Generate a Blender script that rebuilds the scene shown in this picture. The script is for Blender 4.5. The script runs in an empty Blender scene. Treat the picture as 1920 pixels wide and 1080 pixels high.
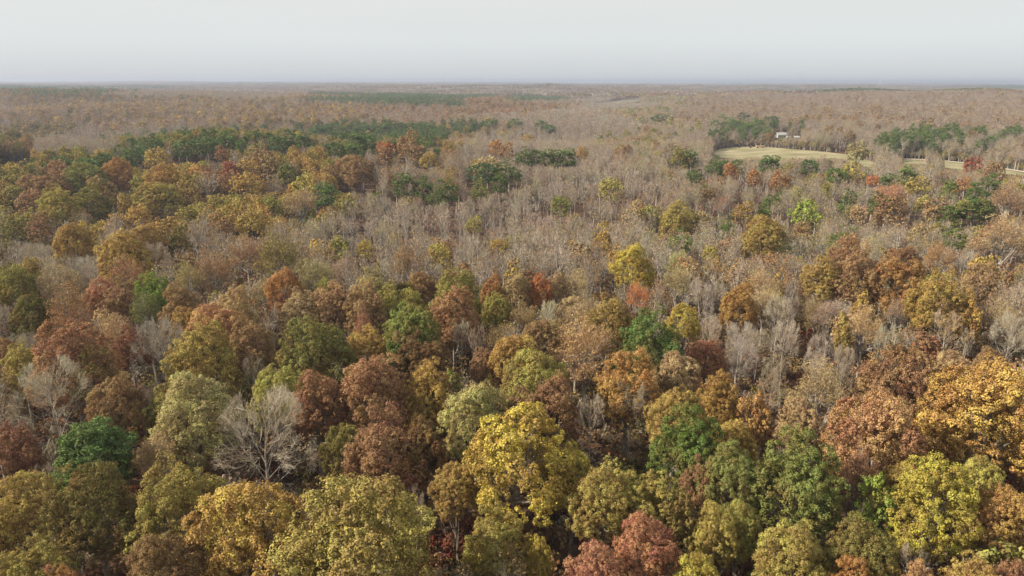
import bpy, math, random
import numpy as np
from mathutils import Vector, Matrix

# ------------------------------------------------------------------ camera
W0, H0, F0 = 1920.0, 1080.0, 1371.0          # photo size and focal length in its pixels
ZC = 62.0
PITCH = math.atan((540 - 152.5) / F0)        # how far the lens looks below the horizon
ROLL = math.radians(0.15)
sc = bpy.context.scene
cam = bpy.data.cameras.new('camera')
cam_o = bpy.data.objects.new('camera', cam)
sc.collection.objects.link(cam_o)
CM = Matrix.Translation((0, 0, ZC)) @ Matrix.Rotation(math.pi / 2 - PITCH, 4, 'X') @ Matrix.Rotation(ROLL, 4, 'Z')
cam_o.matrix_world = CM
cam.sensor_width = 36.0
cam.lens = 36.0 * F0 / W0
cam.clip_start = 0.5
cam.clip_end = 60000
sc.camera = cam_o

# ------------------------------------------------------------------ light
SUN_EL = math.radians(33)
SUN_AZ = math.radians(-97)                   # from the view direction (+Y), negative = to the left
sv = Vector((math.sin(SUN_AZ) * math.cos(SUN_EL), math.cos(SUN_AZ) * math.cos(SUN_EL), math.sin(SUN_EL)))
sun = bpy.data.lights.new('sun', 'SUN')
sun.energy = 5.0
sun.angle = math.radians(0.6)
sun.color = (1.0, 0.88, 0.70)
sun_o = bpy.data.objects.new('sun', sun)
sun_o.rotation_euler = sv.to_track_quat('Z', 'Y').to_euler()
sc.collection.objects.link(sun_o)
world = bpy.data.worlds.new('World')
sc.world = world
world.use_nodes = True
wn = world.node_tree.nodes; wl = world.node_tree.links
wn.clear()
wo = wn.new('ShaderNodeOutputWorld')
bg = wn.new('ShaderNodeBackground')
sky = wn.new('ShaderNodeTexSky')
sky.sky_type = 'NISHITA'
sky.sun_disc = False
sky.sun_elevation = SUN_EL
sky.sun_rotation = SUN_AZ
sky.air_density = 1.0
sky.dust_density = 1.5
sky.ozone_density = 1.5
bg.inputs['Strength'].default_value = 0.068
# a thin high veil of cloud that is whiter higher up
tc = wn.new('ShaderNodeTexCoord')
sx = wn.new('ShaderNodeSeparateXYZ')
mr = wn.new('ShaderNodeMapRange')
mr.inputs[1].default_value = 0.0; mr.inputs[2].default_value = 0.14
mr.inputs[3].default_value = 0.7; mr.inputs[4].default_value = 0.9
mp = wn.new('ShaderNodeMapping'); mp.inputs['Scale'].default_value = (1.2, 1.2, 9)
nz = wn.new('ShaderNodeTexNoise'); nz.inputs['Scale'].default_value = 1.6; nz.inputs['Detail'].default_value = 4
vr = wn.new('ShaderNodeValToRGB')
vr.color_ramp.elements[0].position = 0.0; vr.color_ramp.elements[0].color = (6.9, 7.3, 7.8, 1)
vr.color_ramp.elements[1].position = 0.115; vr.color_ramp.elements[1].color = (7.4, 7.5, 7.2, 1)
e = vr.color_ramp.elements.new(0.05); e.color = (7.5, 7.8, 7.9, 1)
mx = wn.new('ShaderNodeMix'); mx.data_type = 'RGBA'
sm = wn.new('ShaderNodeMath'); sm.operation = 'MULTIPLY_ADD'
sm.inputs[1].default_value = 0.12
wl.new(tc.outputs['Generated'], sx.inputs[0])
wl.new(sx.outputs['Z'], mr.inputs[0])
wl.new(tc.outputs['Generated'], mp.inputs[0]); wl.new(mp.outputs[0], nz.inputs['Vector'])
wl.new(nz.outputs['Fac'], sm.inputs[0]); wl.new(mr.outputs[0], sm.inputs[2])
wl.new(sx.outputs['Z'], vr.inputs[0])
wl.new(sm.outputs[0], mx.inputs['Factor'])
wl.new(sky.outputs[0], mx.inputs['A']); wl.new(vr.outputs[0], mx.inputs['B'])
wl.new(mx.outputs['Result'], bg.inputs['Color'])
wl.new(bg.outputs[0], wo.inputs['Surface'])
vs = sc.view_settings
vs.view_transform = 'Standard'; vs.look = 'None'; vs.gamma = 1.0; vs.use_curve_mapping = False
vs.exposure = 0.68
cy = sc.cycles
cy.max_bounces = 5; cy.diffuse_bounces = 3; cy.glossy_bounces = 1; cy.transmission_bounces = 3
cy.transparent_max_bounces = 4; cy.volume_bounces = 0
cy.use_denoising = True
cy.denoiser = 'OPENIMAGEDENOISE'
cy.denoising_prefilter = 'ACCURATE'
cy.sample_clamp_indirect = 4.0
cy.caustics_reflective = False; cy.caustics_refractive = False

# ------------------------------------------------------------------ terrain height
FEAT = [  # x, y, spread x, spread y, height
    (90, 300, 210, 75, -11), (-260, 300, 110, 60, -6), (-200, 500, 190, 75, 11), (-420, 470, 120, 70, -3),
    (-350, 800, 420, 130, -18), (60, 900, 200, 260, -9), (-900, 1700, 620, 480, 20), (-150, 1500, 240, 200, 7),
    (270, 1900, 150, 900, -16), (1300, 2100, 650, 850, 21), (420, 1250, 260, 220, 5),
    (-700, 4200, 900, 700, 14), (900, 5200, 900, 500, 12), (-2600, 5200, 1500, 900, 16), (4200, 6500, 2600, 1200, 14),
    (150, 4600, 130, 150, 12),
]
def terrain(x, y):
    x = np.asarray(x, float); y = np.asarray(y, float)
    d = np.hypot(x, y)
    z = np.zeros_like(d)
    for fx, fy, sx_, sy_, a in FEAT:
        z += a * np.exp(-((x - fx) / sx_) ** 2 - ((y - fy) / sy_) ** 2)
    k = np.clip((d - 250) / 900, 0, 1)
    z += k * 3.0 * (np.sin(x / 97 + 1.3) * np.sin(y / 83 + .4) + .8 * np.sin(x / 61 - y / 130 + 2))
    k2 = np.clip((d - 1200) / 3000, 0, 1)
    z += k2 * 10.0 * (np.sin(x / 540 + 1.0) * np.sin(y / 710 + 2.2) + .7 * np.sin(x / 990 - y / 400 + .7))
    k3 = np.clip((d - 5000) / 8000, 0, 1)
    z += k3 * (14 + 7 * np.sin(x / 1900 + y / 5200 + 1.0) + 4 * np.sin(x / 830 + 2))
    return z
def tz(x, y):
    return float(terrain(x, y))

CR = np.array(CM.to_3x3())
def ray(px, py):
    v = CR @ np.array([(px - 960) / F0, (540 - py) / F0, -1.0])
    return v / np.linalg.norm(v)
def project(x, y, z):
    v = np.stack([np.asarray(x, float), np.asarray(y, float), np.asarray(z, float) - ZC], -1) @ CR
    return 960 + F0 * v[..., 0] / -v[..., 2], 540 - F0 * v[..., 1] / -v[..., 2], -v[..., 2]
def on_level(px, py, h):
    """where the sight line through a spot of the photo comes down to h metres above the ground"""
    r = ray(px, py)
    t = 30.0; gap = lambda t: ZC + r[2] * t - tz(r[0] * t, r[1] * t) - h
    while t < 20000 and gap(t) > 0:
        t *= 1.025
    a, b = t / 1.025, t
    for _ in range(9):
        t = (a + b) / 2
        if gap(t) > 0: a = t
        else: b = t
    return r[0] * t, r[1] * t, t * float(r @ -CR[:, 2])      # third: distance along the line of view

# ------------------------------------------------------------------ materials
def lin(c):
    return tuple(((v / 255) / 12.92 if v / 255 <= .04045 else ((v / 255 + .055) / 1.055) ** 2.4) for v in c)
def mat(name):
    m = bpy.data.materials.new(name); m.use_nodes = True
    m.node_tree.nodes.clear()
    return m, m.node_tree.nodes, m.node_tree.links
def leaf_material(name, transl=0.25, hue=0.026, rough_var=0.45, turned=.6):
    m, n, l = mat(name)
    out = n.new('ShaderNodeOutputMaterial')
    at = n.new('ShaderNodeAttribute'); at.attribute_type = 'INSTANCER'; at.attribute_name = 'tint'
    va = n.new('ShaderNodeAttribute'); va.attribute_type = 'GEOMETRY'; va.attribute_name = 'vary'
    sp = n.new('ShaderNodeSeparateColor')
    l.new(va.outputs['Color'], sp.inputs[0])
    hs = n.new('ShaderNodeHueSaturation')
    mh = n.new('ShaderNodeMapRange'); mh.inputs[3].default_value = .5 - hue; mh.inputs[4].default_value = .5 + hue
    mv = n.new('ShaderNodeMapRange'); mv.inputs[3].default_value = 1 - rough_var; mv.inputs[4].default_value = 1 + rough_var
    ms = n.new('ShaderNodeMapRange'); ms.inputs[3].default_value = .85; ms.inputs[4].default_value = 1.1
    l.new(sp.outputs[0], mh.inputs[0]); l.new(sp.outputs[1], mv.inputs[0]); l.new(sp.outputs[2], ms.inputs[0])
    l.new(mh.outputs[0], hs.inputs['Hue']); l.new(mv.outputs[0], hs.inputs['Value']); l.new(ms.outputs[0], hs.inputs['Saturation'])
    l.new(at.outputs['Color'], hs.inputs['Color'])
    d = n.new('ShaderNodeBsdfDiffuse'); t = n.new('ShaderNodeBsdfTranslucent'); mxs = n.new('ShaderNodeMixShader')
    mxs.inputs[0].default_value = transl
    # patches of a crown that have turned further
    tc_ = n.new('ShaderNodeTexCoord'); nz_ = n.new('ShaderNodeTexNoise'); nz_.inputs['Scale'].default_value = .22; nz_.inputs['Detail'].default_value = 2
    mf = n.new('ShaderNodeMapRange'); mf.inputs[1].default_value = .45; mf.inputs[2].default_value = .7; mf.inputs[4].default_value = turned
    mc = n.new('ShaderNodeMix'); mc.data_type = 'RGBA'; mc.inputs['B'].default_value = (.30, .185, .075, 1)
    l.new(tc_.outputs['Object'], nz_.inputs['Vector']); l.new(nz_.outputs['Fac'], mf.inputs[0]); l.new(mf.outputs[0], mc.inputs['Factor'])
    l.new(hs.outputs[0], mc.inputs['A'])
    l.new(mc.outputs['Result'], d.inputs[0]); l.new(mc.outputs['Result'], t.inputs[0])
    l.new(d.outputs[0], mxs.inputs[1]); l.new(t.outputs[0], mxs.inputs[2])
    l.new(mxs.outputs[0], out.inputs[0])
    return m
def noise_material(name, stops, scale, detail=5, coord='Object', rough=.9, bump=0, spec=.15):
    m, n, l = mat(name)
    out = n.new('ShaderNodeOutputMaterial'); b = n.new('ShaderNodeBsdfPrincipled')
    b.inputs['Roughness'].default_value = rough
    b.inputs['Specular IOR Level'].default_value = spec
    t = n.new('ShaderNodeTexCoord'); z = n.new('ShaderNodeTexNoise'); r = n.new('ShaderNodeValToRGB')
    z.inputs['Scale'].default_value = scale; z.inputs['Detail'].default_value = detail
    cr = r.color_ramp
    cr.elements[0].position = stops[0][0]; cr.elements[0].color = (*stops[0][1], 1)
    cr.elements[1].position = stops[-1][0]; cr.elements[1].color = (*stops[-1][1], 1)
    for p, c in stops[1:-1]:
        e = cr.elements.new(p); e.color = (*c, 1)
    l.new(t.outputs[coord], z.inputs['Vector']); l.new(z.outputs['Fac'], r.inputs[0]); l.new(r.outputs[0], b.inputs['Base Color'])
    if bump:
        bp = n.new('ShaderNodeBump'); bp.inputs['Distance'].default_value = bump
        l.new(z.outputs['Fac'], bp.inputs['Height']); l.new(bp.outputs[0], b.inputs['Normal'])
    l.new(b.outputs[0], out.inputs[0])
    return m
M = {}
M['leaf'] = leaf_material('autumn_leaves')
M['needle'] = leaf_material('pine_needles', .12, .015, .45, .12)
M['twig'] = leaf_material('bare_twigs', 0.0, .015, .35, .25)
M['bark'] = noise_material('bark', [(.3, (.09, .07, .055)), (.5, (.19, .16, .13)), (.7, (.33, .29, .25))], 1.4, 6, bump=.05)
M['pale_bark'] = noise_material('pale_bark', [(.3, (.17, .145, .12)), (.5, (.33, .295, .25)), (.7, (.46, .42, .37))], 1.1, 6, bump=.05)
M['floor'] = noise_material('leaf_litter', [(.25, (.035, .018, .013)), (.5, (.085, .045, .028)), (.75, (.14, .085, .05))], .35, 9, bump=.3)
M['meadow'] = noise_material('dry_meadow', [(.3, (.17, .155, .08)), (.5, (.25, .225, .125)), (.7, (.36, .31, .2))], .035, 8, bump=.05)
M['far_meadow'] = noise_material('far_meadow', [(.3, (.15, .13, .085)), (.7, (.21, .18, .12))], .02, 6)
M['grey_bark'] = noise_material('grey_bark', [(.3, (.13, .115, .1)), (.5, (.24, .215, .19)), (.7, (.36, .33, .3))], 1.2, 6, bump=.05)
M['track'] = noise_material('dirt_track', [(.3, (.44, .38, .29)), (.7, (.6, .54, .44))], .3, 6)

# ------------------------------------------------------------------ mesh building with arrays
rng = np.random.default_rng(7)
class Geo:
    """collects quads (rows of 4 corner points), each with a vary colour and a material slot"""
    def __init__(s): s.q = []; s.c = []; s.m = []
    def add(s, quads, vary, slot=0):
        quads = np.asarray(quads, np.float32).reshape(-1, 4, 3)
        s.q.append(quads)
        v = np.asarray(vary, np.float32)
        s.c.append(np.broadcast_to(v, (len(quads), 3)))
        s.m.append(np.full(len(quads), slot, np.int32))
    def mesh(s, name, mats, only=None):
        q = np.concatenate(s.q); c = np.concatenate(s.c); mi = np.concatenate(s.m)
        if only is not None:
            q, c, mi = q[mi == only], c[mi == only], mi[mi == only]
        n = len(q)
        me = bpy.data.meshes.new(name)
        me.vertices.add(n * 4); me.vertices.foreach_set('co', q.reshape(-1))
        me.loops.add(n * 4); me.loops.foreach_set('vertex_index', np.arange(n * 4, dtype=np.int32))
        me.polygons.add(n); me.polygons.foreach_set('loop_start', np.arange(0, n * 4, 4, dtype=np.int32))
        me.polygons.foreach_set('material_index', mi)
        a = me.attributes.new('vary', 'FLOAT_COLOR', 'FACE')
        a.data.foreach_set('color', np.concatenate([c, np.ones((n, 1), np.float32)], 1).reshape(-1))
        for m_ in mats: me.materials.append(M[m_])
        me.update(calc_edges=True)
        return me

def norm(v):
    return v / np.maximum(np.linalg.norm(v, axis=-1, keepdims=True), 1e-9)
def rdir(n):
    return norm(rng.normal(size=(n, 3)))
def leaf_quads(p, nrm, size, aspect=.62):
    """rhombic leaf sprays at p facing nrm"""
    n = len(p)
    a = norm(np.cross(nrm, rdir(n))); b = np.cross(nrm, a)
    size = np.asarray(size).reshape(-1, 1)
    a = a * size * .5; b = b * size * .5 * aspect
    bend = nrm * size * .12
    return np.stack([p - a - bend, p - b + bend, p + a - bend, p + b + bend], 1)
def tube(g, pts, radii, sides=5, vary=(.5, .5, .5), slot=1):
    pts = np.asarray(pts, float); radii = np.asarray(radii, float)
    t = norm(np.gradient(pts, axis=0))
    ref = np.array([0, 0, 1.]) if abs(t[0][2]) < .8 else np.array([1., 0, 0])
    u = norm(np.cross(t, ref)); v = np.cross(t, u)
    ang = np.linspace(0, 2 * math.pi, sides, endpoint=False)
    rings = pts[:, None] + radii[:, None, None] * (np.cos(ang)[None, :, None] * u[:, None] + np.sin(ang)[None, :, None] * v[:, None])
    a = rings[:-1]; b = rings[1:]
    g.add(np.stack([a, np.roll(a, -1, 1), np.roll(b, -1, 1), b], 2).reshape(-1, 4, 3), vary, slot)
def ribbons(g, a, b, w, slot, vary):
    """thin flat twigs from a to b"""
    d = norm(b - a); s = norm(np.cross(d, rdir(len(a)))) * np.asarray(w).reshape(-1, 1) * .5
    mid = (a + b) / 2 + rdir(len(a)) * np.linalg.norm(b - a, axis=1)[:, None] * .07
    g.add(np.stack([a - s, a + s, mid + s * .75, mid - s * .75], 1), vary, slot)
    g.add(np.stack([mid - s * .75, mid + s * .75, b + s * .3, b - s * .3], 1), vary, slot)

def lobes_on_dome(R, z0, z1, n, rl, low=-.35, squash=1.0, ragged=.16, mins=.8):
    """clump centres over an uneven dome"""
    cz = z0 + (z1 - z0) * .42
    ax = [rdir(1)[0] for _ in range(5)]; ph = rng.uniform(0, 6.28, 5); fr = rng.uniform(2, 4.5, 5)
    out = []
    tries = 0
    while len(out) < n and tries < n * 60:
        tries += 1
        u = rdir(1)[0]
        if u[2] < low: continue
        rr = 1 + ragged * sum(math.sin(fr[i] * float(u @ ax[i]) * 1.6 + ph[i]) for i in range(5)) / 2
        k = rr * (rng.uniform(.86, 1.0) if rng.random() < .75 else rng.uniform(.5, .8))
        up = (z1 - cz - rl * .7) if u[2] > 0 else (cz - z0)
        hor = (R - rl * .8) * (1 if u[2] < 0 else squash)
        p = np.array([u[0] * hor * k, u[1] * hor * k, cz + u[2] * up * k])
        if all(np.linalg.norm((p - o)[:3]) > rl * mins for o in out):
            out.append(p)
    return np.array(out), np.array([0, 0, cz])

def leafy(R, H, zb, nl, rl, tufts, per, leaf, kind='oak', low=-.35, bark='bark', fill=1.0, limbs=9, slots=('leaf', 'bark'), join=False, ragged=.16, mins=.8, twigs=0):
    """crown mesh and trunk mesh of a leafed tree"""
    g = Geo()
    C, cc = lobes_on_dome(R, zb, H, nl, rl, low, ragged=ragged, mins=mins)
    for c in C:
        out = norm((c - cc) * np.array([1, 1, .8]) + 1e-3)
        r = rl * rng.uniform(.75, 1.2)
        hue = rng.random()
        if tufts:
            td = rdir(tufts * 3); td = td[(td @ out) > -.25][:tufts]
            st = np.array([1, 1, 1.25 if kind == 'oak' else .7])
            tp = c + td * r * st * rng.uniform(.7, 1.0, (len(td), 1))
            tr = r * .38
        else:
            td = out[None]; tp = c[None]; tr = r
        for k in range(len(tp)):
            n = max(2, int(per * rng.uniform(.7, 1.3) * fill))
            d = rdir(n * 2); d = d[(d @ td[k]) > -.45][:n]
            p = tp[k] + d * tr * rng.uniform(.45, 1.08, (len(d), 1))
            if kind == 'pine':
                nr = norm(d * .5 + rdir(len(d)) * .6); q = leaf_quads(p, nr, leaf * rng.uniform(.7, 1.4, len(d)), .3)
            else:
                nr = norm(d * .8 + td[k] * .5 + rdir(len(d)) * .55 + np.array([0, 0, .15])); q = leaf_quads(p, nr, leaf * rng.uniform(.6, 1.35, len(d)))
            tv = rng.random()
            v = np.stack([np.full(len(d), hue * .7 + .3 * tv), .5 + (hue - .5) * .35 + (tv - .5) * .3 + rng.uniform(-.3, .3, len(d)), rng.uniform(0, 1, len(d))], 1)
            g.add(q, np.clip(v, 0, 1), 0)
    t = g if join else Geo()
    sl = 1 if join else 0
    base = .026 * H
    lean = rng.normal(size=2) * .25
    zt = zb + (H - zb) * .62
    zs = np.array([-1.2, 0, .8, zb * .6, zb, (zb + zt) / 2, zt])
    tp = np.stack([lean[0] * np.clip(zs, 0, None) / H * 2, lean[1] * np.clip(zs, 0, None) / H * 2, zs], 1)
    tube(t, tp, base * np.array([1.7, 1.45, 1.05, .85, .72, .5, .2]), 8 if not join else 4, slot=sl)
    idx = rng.permutation(len(C))[:limbs]
    for i in idx:
        c = C[i]; z = rng.uniform(zb * .75, zt * .92)
        a = np.array([lean[0] * z / H * 2, lean[1] * z / H * 2, z])
        e = c
        mid1 = a + (e - a) * .35 + np.array([0, 0, -.04 * np.linalg.norm(e - a)])
        mid2 = a + (e - a) * .7 + np.array([0, 0, .03 * np.linalg.norm(e - a)])
        r0 = base * rng.uniform(.3, .5)
        tube(t, [a, mid1, mid2, e], [r0, r0 * .75, r0 * .5, r0 * .15], 5 if not join else 3, slot=sl)
        for _ in range(3 if not join else 0):
            s = mid1 + (mid2 - mid1) * rng.random()
            tube(t, [s, s + (e - s) * .5 + rdir(1)[0] * .6, e + rdir(1)[0] * 1.5], [r0 * .35, r0 * .22, r0 * .08], 3, slot=sl)
    if twigs:
        k = rng.integers(0, len(C), twigs)
        a = np.repeat(cc[None], twigs, 0) * np.array([1, 1, .9]) + (C[k] - cc) * rng.uniform(.5, .9, (twigs, 1))
        b = C[k] + rdir(twigs) * rl * 1.15 + (C[k] - cc) * .1
        ribbons(g, a, b, rng.uniform(.025, .05, twigs), 1, (.5, .5, .5))
    return (g, t)

def bare(R, H, zb, limbs, sub, depth, w_twig, upright=.5, join=False, sides=5, width=1.0, min_w=0.0):
    """bare tree: returns trunk Geo and a list of limb Geos (one Geo when join)"""
    t = Geo(); base = .0125 * H * width
    n = 9
    zs = np.linspace(-1.0, H * .82, n)
    wob = np.cumsum(rng.normal(size=(n, 2)) * .12 * H / 20, 0); wob[:2] = 0
    tp = np.column_stack([wob, zs])
    rad = base * (1 - .88 * np.clip(zs / (H * .82), 0, 1)) ; rad[0] *= 1.5; rad[1] *= 1.15
    tube(t, tp, np.maximum(rad, min_w * .5), 7 if not join else 4, slot=0)
    out = []
    for i in range(limbs):
        g = t if join else Geo()
        f = (i + .5 * rng.random()) / limbs
        z = zb + (H * .80 - zb) * f ** .9
        az = i * 2.4 + rng.normal() * .4
        a = np.array([np.interp(z, zs, tp[:, 0]), np.interp(z, zs, tp[:, 1]), z])
        # reach: broad low, narrow at the top so the crown is a dome
        tzr = (z - zb) / max(H - zb, .1)
        reach = R * math.sqrt(max(.06, 1 - (tzr * .98) ** 2)) * rng.uniform(.8, 1.05)
        rise = min(H - z, (H - z) * (upright + (1 - upright) * tzr ** .8)) * rng.uniform(.85, 1.05)
        e = a + np.array([math.cos(az) * reach, math.sin(az) * reach, rise])
        L = np.linalg.norm(e - a)
        m1 = a + (e - a) * np.array([.36, .36, .30]) + rdir(1)[0] * L * .035
        m2 = a + (e - a) * np.array([.70, .70, .60]) + rdir(1)[0] * L * .05
        r0 = max(np.interp(z, zs, rad) * .42, min_w * .5)
        path = np.array([a, m1, m2, e])
        tube(g, path, np.maximum([r0, r0 * .7, r0 * .42, r0 * .1], min_w * .35), sides if not join else 3, slot=0)
        # every level: children start along the parents and fan outward and up
        starts = []; 
        P0 = path[:-1]; P1 = path[1:]
        segA = np.repeat(P0, 1, 0); segB = P1; wd = np.array([r0 * .7, r0 * .42, r0 * .2])
        ln = L * .33
        for lev in range(depth):
            m = sub if lev else sub * 2
            k = rng.integers(0, len(segA), m * (len(segA) if lev else 1))
            f_ = rng.uniform(.25, 1, (len(k), 1))
            s = segA[k] + (segB[k] - segA[k]) * f_
            pd = norm(segB[k] - segA[k])
            cen = np.array([0, 0, zb + (H - zb) * .38])
            outd = norm(s - cen)
            d = norm(pd * .6 + rdir(len(k)) * .8 + outd * .55 + np.array([0, 0, .1 + (.55 if upright > .45 else 0)]))
            l_ = ln * rng.uniform(.55, 1.15, (len(k), 1))
            e_ = s + d * l_
            # keep the twig ends inside a rounded crown
            ax3 = np.array([R * 1.04, R * 1.04, 1]); ax3 = np.tile(ax3, (len(k), 1)); ax3[:, 2] = np.where(e_[:, 2] > cen[2], H - cen[2], (cen[2] - zb) * 1.25)
            q = np.linalg.norm((e_ - cen) / ax3, axis=1)[:, None]
            e_ = np.where(q > 1, cen + (e_ - cen) / q * rng.uniform(.72, 1.06, (len(k), 1)), e_)
            wdt = np.maximum(wd[k % len(wd)] * .5 if lev == 0 else np.full(len(k), 1) * w_twig * (2.2 if lev == 1 else 1.0) * (1 if lev < 3 else .7), max(w_twig * .7, min_w))
            if lev == 0 and not join:
                for j in range(len(k)):
                    mm = s[j] + (e_[j] - s[j]) * .5 + rdir(1)[0] * float(l_[j, 0]) * .06
                    tube(g, [s[j], mm, e_[j]], [wdt[j] * .62, wdt[j] * .42, wdt[j] * .15], 3, slot=0)
            else:
                ribbons(g, s, e_, wdt * (1.6 if lev == 0 else 1), 1, np.column_stack([rng.random(len(k)), rng.random(len(k)), rng.random(len(k))]))
            segA, segB, wd = s, e_, wdt
            ln *= .6
        out.append(g)
    return t, out

# ------------------------------------------------------------------ tree kinds: full detail for near trees, lighter for the middle, lightest far off
NEAR = {}; MID = {}; FAR = {}
def reg(store, key, meshes, R, H): store.setdefault(key, []).append((meshes, R, H))
def near_leafy(key, name, n, **k):
    for i in range(n):
        kw = dict(k); R = kw['R']; H = kw['H']
        g, t = leafy(**kw)
        sl = kw.get('mats', ('leaf', 'bark'))
        reg(NEAR, key, {'crown': g.mesh(name + '_crown', [k.get('kind') == 'pine' and 'needle' or 'leaf', 'twig']), 'trunk': t.mesh(name + '_trunk', [k.get('bark', 'bark'), 'bark'])}, R, H)
near_leafy('oak', 'oak', 6, R=6.5, H=22, zb=5.5, nl=120, rl=1.25, tufts=13, per=34, leaf=.245, ragged=.17, low=-.5, mins=.72)
near_leafy('loose', 'loose', 4, R=6.5, H=22, zb=7.0, nl=100, rl=1.25, tufts=12, per=38, leaf=.25, ragged=.13, mins=.8, limbs=14, low=-.55)
near_leafy('thin', 'thin', 4, R=5.5, H=21, zb=8.0, nl=62, rl=1.35, tufts=9, per=7, leaf=.30, ragged=.25, limbs=24, bark='pale_bark', twigs=1500)
near_leafy('narrow', 'narrow', 3, R=3.6, H=20, zb=6.0, nl=52, rl=1.0, tufts=11, per=20, leaf=.34, ragged=.2)
near_leafy('pine', 'pine', 2, R=5.0, H=22, zb=9.0, nl=85, rl=1.2, tufts=11, per=26, leaf=.5, kind='pine', low=-.5, ragged=.25)
near_leafy('bush', 'bush', 2, R=2.4, H=5.0, zb=.8, nl=28, rl=.8, tufts=8, per=16, leaf=.28, limbs=6, low=-.6)
def near_bare(key, n, **k):
    for i in range(n):
        t, L = bare(**k)
        d = {'trunk': t.mesh('bare_trunk', ['pale_bark', 'twig'])}
        for j, g in enumerate(L): d['limb%d' % j] = g.mesh('bare_limb', ['pale_bark', 'twig'])
        reg(NEAR, key, d, k['R'], k['H'])
near_bare('bare', 4, R=6.0, H=20, zb=4.5, limbs=20, sub=4, depth=4, w_twig=.017, upright=.34)
near_bare('slim', 4, R=3.2, H=20, zb=8.5, limbs=16, sub=3, depth=4, w_twig=.021, upright=.5, width=.75)

def mid_leafy(key, n, store=MID, **k):
    for i in range(n):
        g, t = leafy(join=True, **k)
        pine = k.get('kind') == 'pine'
        ms_ = ['needle' if pine else 'leaf', 'pale_bark' if key == 'thin' else 'bark']
        sp_ = {'crown': g.mesh(key + '_crown', ms_, 0), 'trunk': g.mesh(key + '_trunk', ms_, 1)} if store is MID else None
        reg(store, key, (g.mesh(key + '_tree', ms_), sp_), k['R'], k['H'])
mid_leafy('oak', 5, R=6.0, H=21, zb=6.0, nl=46, rl=1.6, tufts=6, per=8, leaf=.8, ragged=.25, limbs=6)
mid_leafy('thin', 5, R=5.0, H=20, zb=7.0, nl=36, rl=1.5, tufts=5, per=3, leaf=.52, ragged=.28, limbs=16, twigs=520)
mid_leafy('narrow', 3, R=3.6, H=20, zb=5.0, nl=32, rl=1.1, tufts=6, per=8, leaf=.6, ragged=.2, limbs=5)
mid_leafy('pine', 4, R=4.2, H=22, zb=8.0, nl=52, rl=1.2, tufts=6, per=10, leaf=.8, kind='pine', low=-.6, ragged=.18, mins=.65, limbs=5)
for i in range(5):
    t, _ = bare(5.0, 20, 6.0, 10, 3, 3, .045, .36, join=True); reg(MID, 'bare', (t.mesh('bare_tree_mid', ['pale_bark', 'twig']), {'trunk': t.mesh('bare_trunk_mid', ['pale_bark', 'twig'], 0), 'crown': t.mesh('bare_crown_mid', ['pale_bark', 'twig'], 1)}), 5.0, 20)
for i in range(5):
    t, _ = bare(2.9, 19.5, 8.0, 10, 3, 3, .036, .5, join=True, width=1.15); reg(MID, 'slim', (t.mesh('slim_tree_mid', ['pale_bark', 'twig']), {'trunk': t.mesh('slim_trunk_mid', ['pale_bark', 'twig'], 0), 'crown': t.mesh('slim_crown_mid', ['pale_bark', 'twig'], 1)}), 2.9, 19.5)
mid_leafy('bush', 2, R=2.4, H=4.5, zb=.5, nl=16, rl=.9, tufts=4, per=7, leaf=.5, limbs=3, low=-.6)

mid_leafy('oak', 4, FAR, R=6.0, H=21, zb=6.0, nl=24, rl=2.1, tufts=0, per=12, leaf=1.5, ragged=.25, limbs=0)
mid_leafy('thin', 4, FAR, R=5.0, H=20, zb=5.0, nl=20, rl=1.9, tufts=0, per=5, leaf=1.0, ragged=.3, limbs=3, twigs=70)
mid_leafy('pine', 3, FAR, R=4.0, H=22, zb=8.0, nl=18, rl=1.7, tufts=0, per=12, leaf=1.5, kind='pine', low=-.5, ragged=.3, limbs=0)
for i in range(4):
    t, _ = bare(4.4, 20, 6.0, 8, 3, 2, .11, .45, join=True, min_w=.1, width=1.1); reg(FAR, 'bare', (t.mesh('bare_tree_far', ['pale_bark', 'twig']), None), 4.2, 20)
FAR['slim'] = FAR['bare']; FAR['narrow'] = FAR['oak']

def patch(kind):
    """a stand of 64 far crowns, 88 m square"""
    g = Geo()
    for i in range(8):
        for j in range(8):
            x = (i + rng.uniform(.1, .9)) * 11 - 44; y = (j + rng.uniform(.1, .9)) * 11 - 44
            H = rng.uniform(15, 21); R = rng.uniform(3.5, 6.5) if kind == 'leafy' else rng.uniform(2.5, 4)
            n = 26
            d = rdir(n); d[:, 2] = np.abs(d[:, 2])
            p = np.array([x, y, H - R * 1.1]) + d * R * np.array([1, 1, 1.1]) * rng.uniform(.7, 1, (n, 1))
            hue = rng.random()
            nr = norm(d + rdir(n) * .5)
            v = np.stack([np.full(n, hue), np.clip(.5 + (hue - .5) * .9 + rng.uniform(-.2, .2, n), 0, 1), rng.random(n)], 1)
            g.add(leaf_quads(p, nr, 3.4 * rng.uniform(.7, 1.2, n), .8), v, 0)
    return g.mesh('far_stand', ['needle' if kind == 'pine' else 'leaf'])
PATCH = {'leafy': [patch('leafy') for _ in range(3)], 'pine': [patch('pine') for _ in range(2)]}

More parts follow.
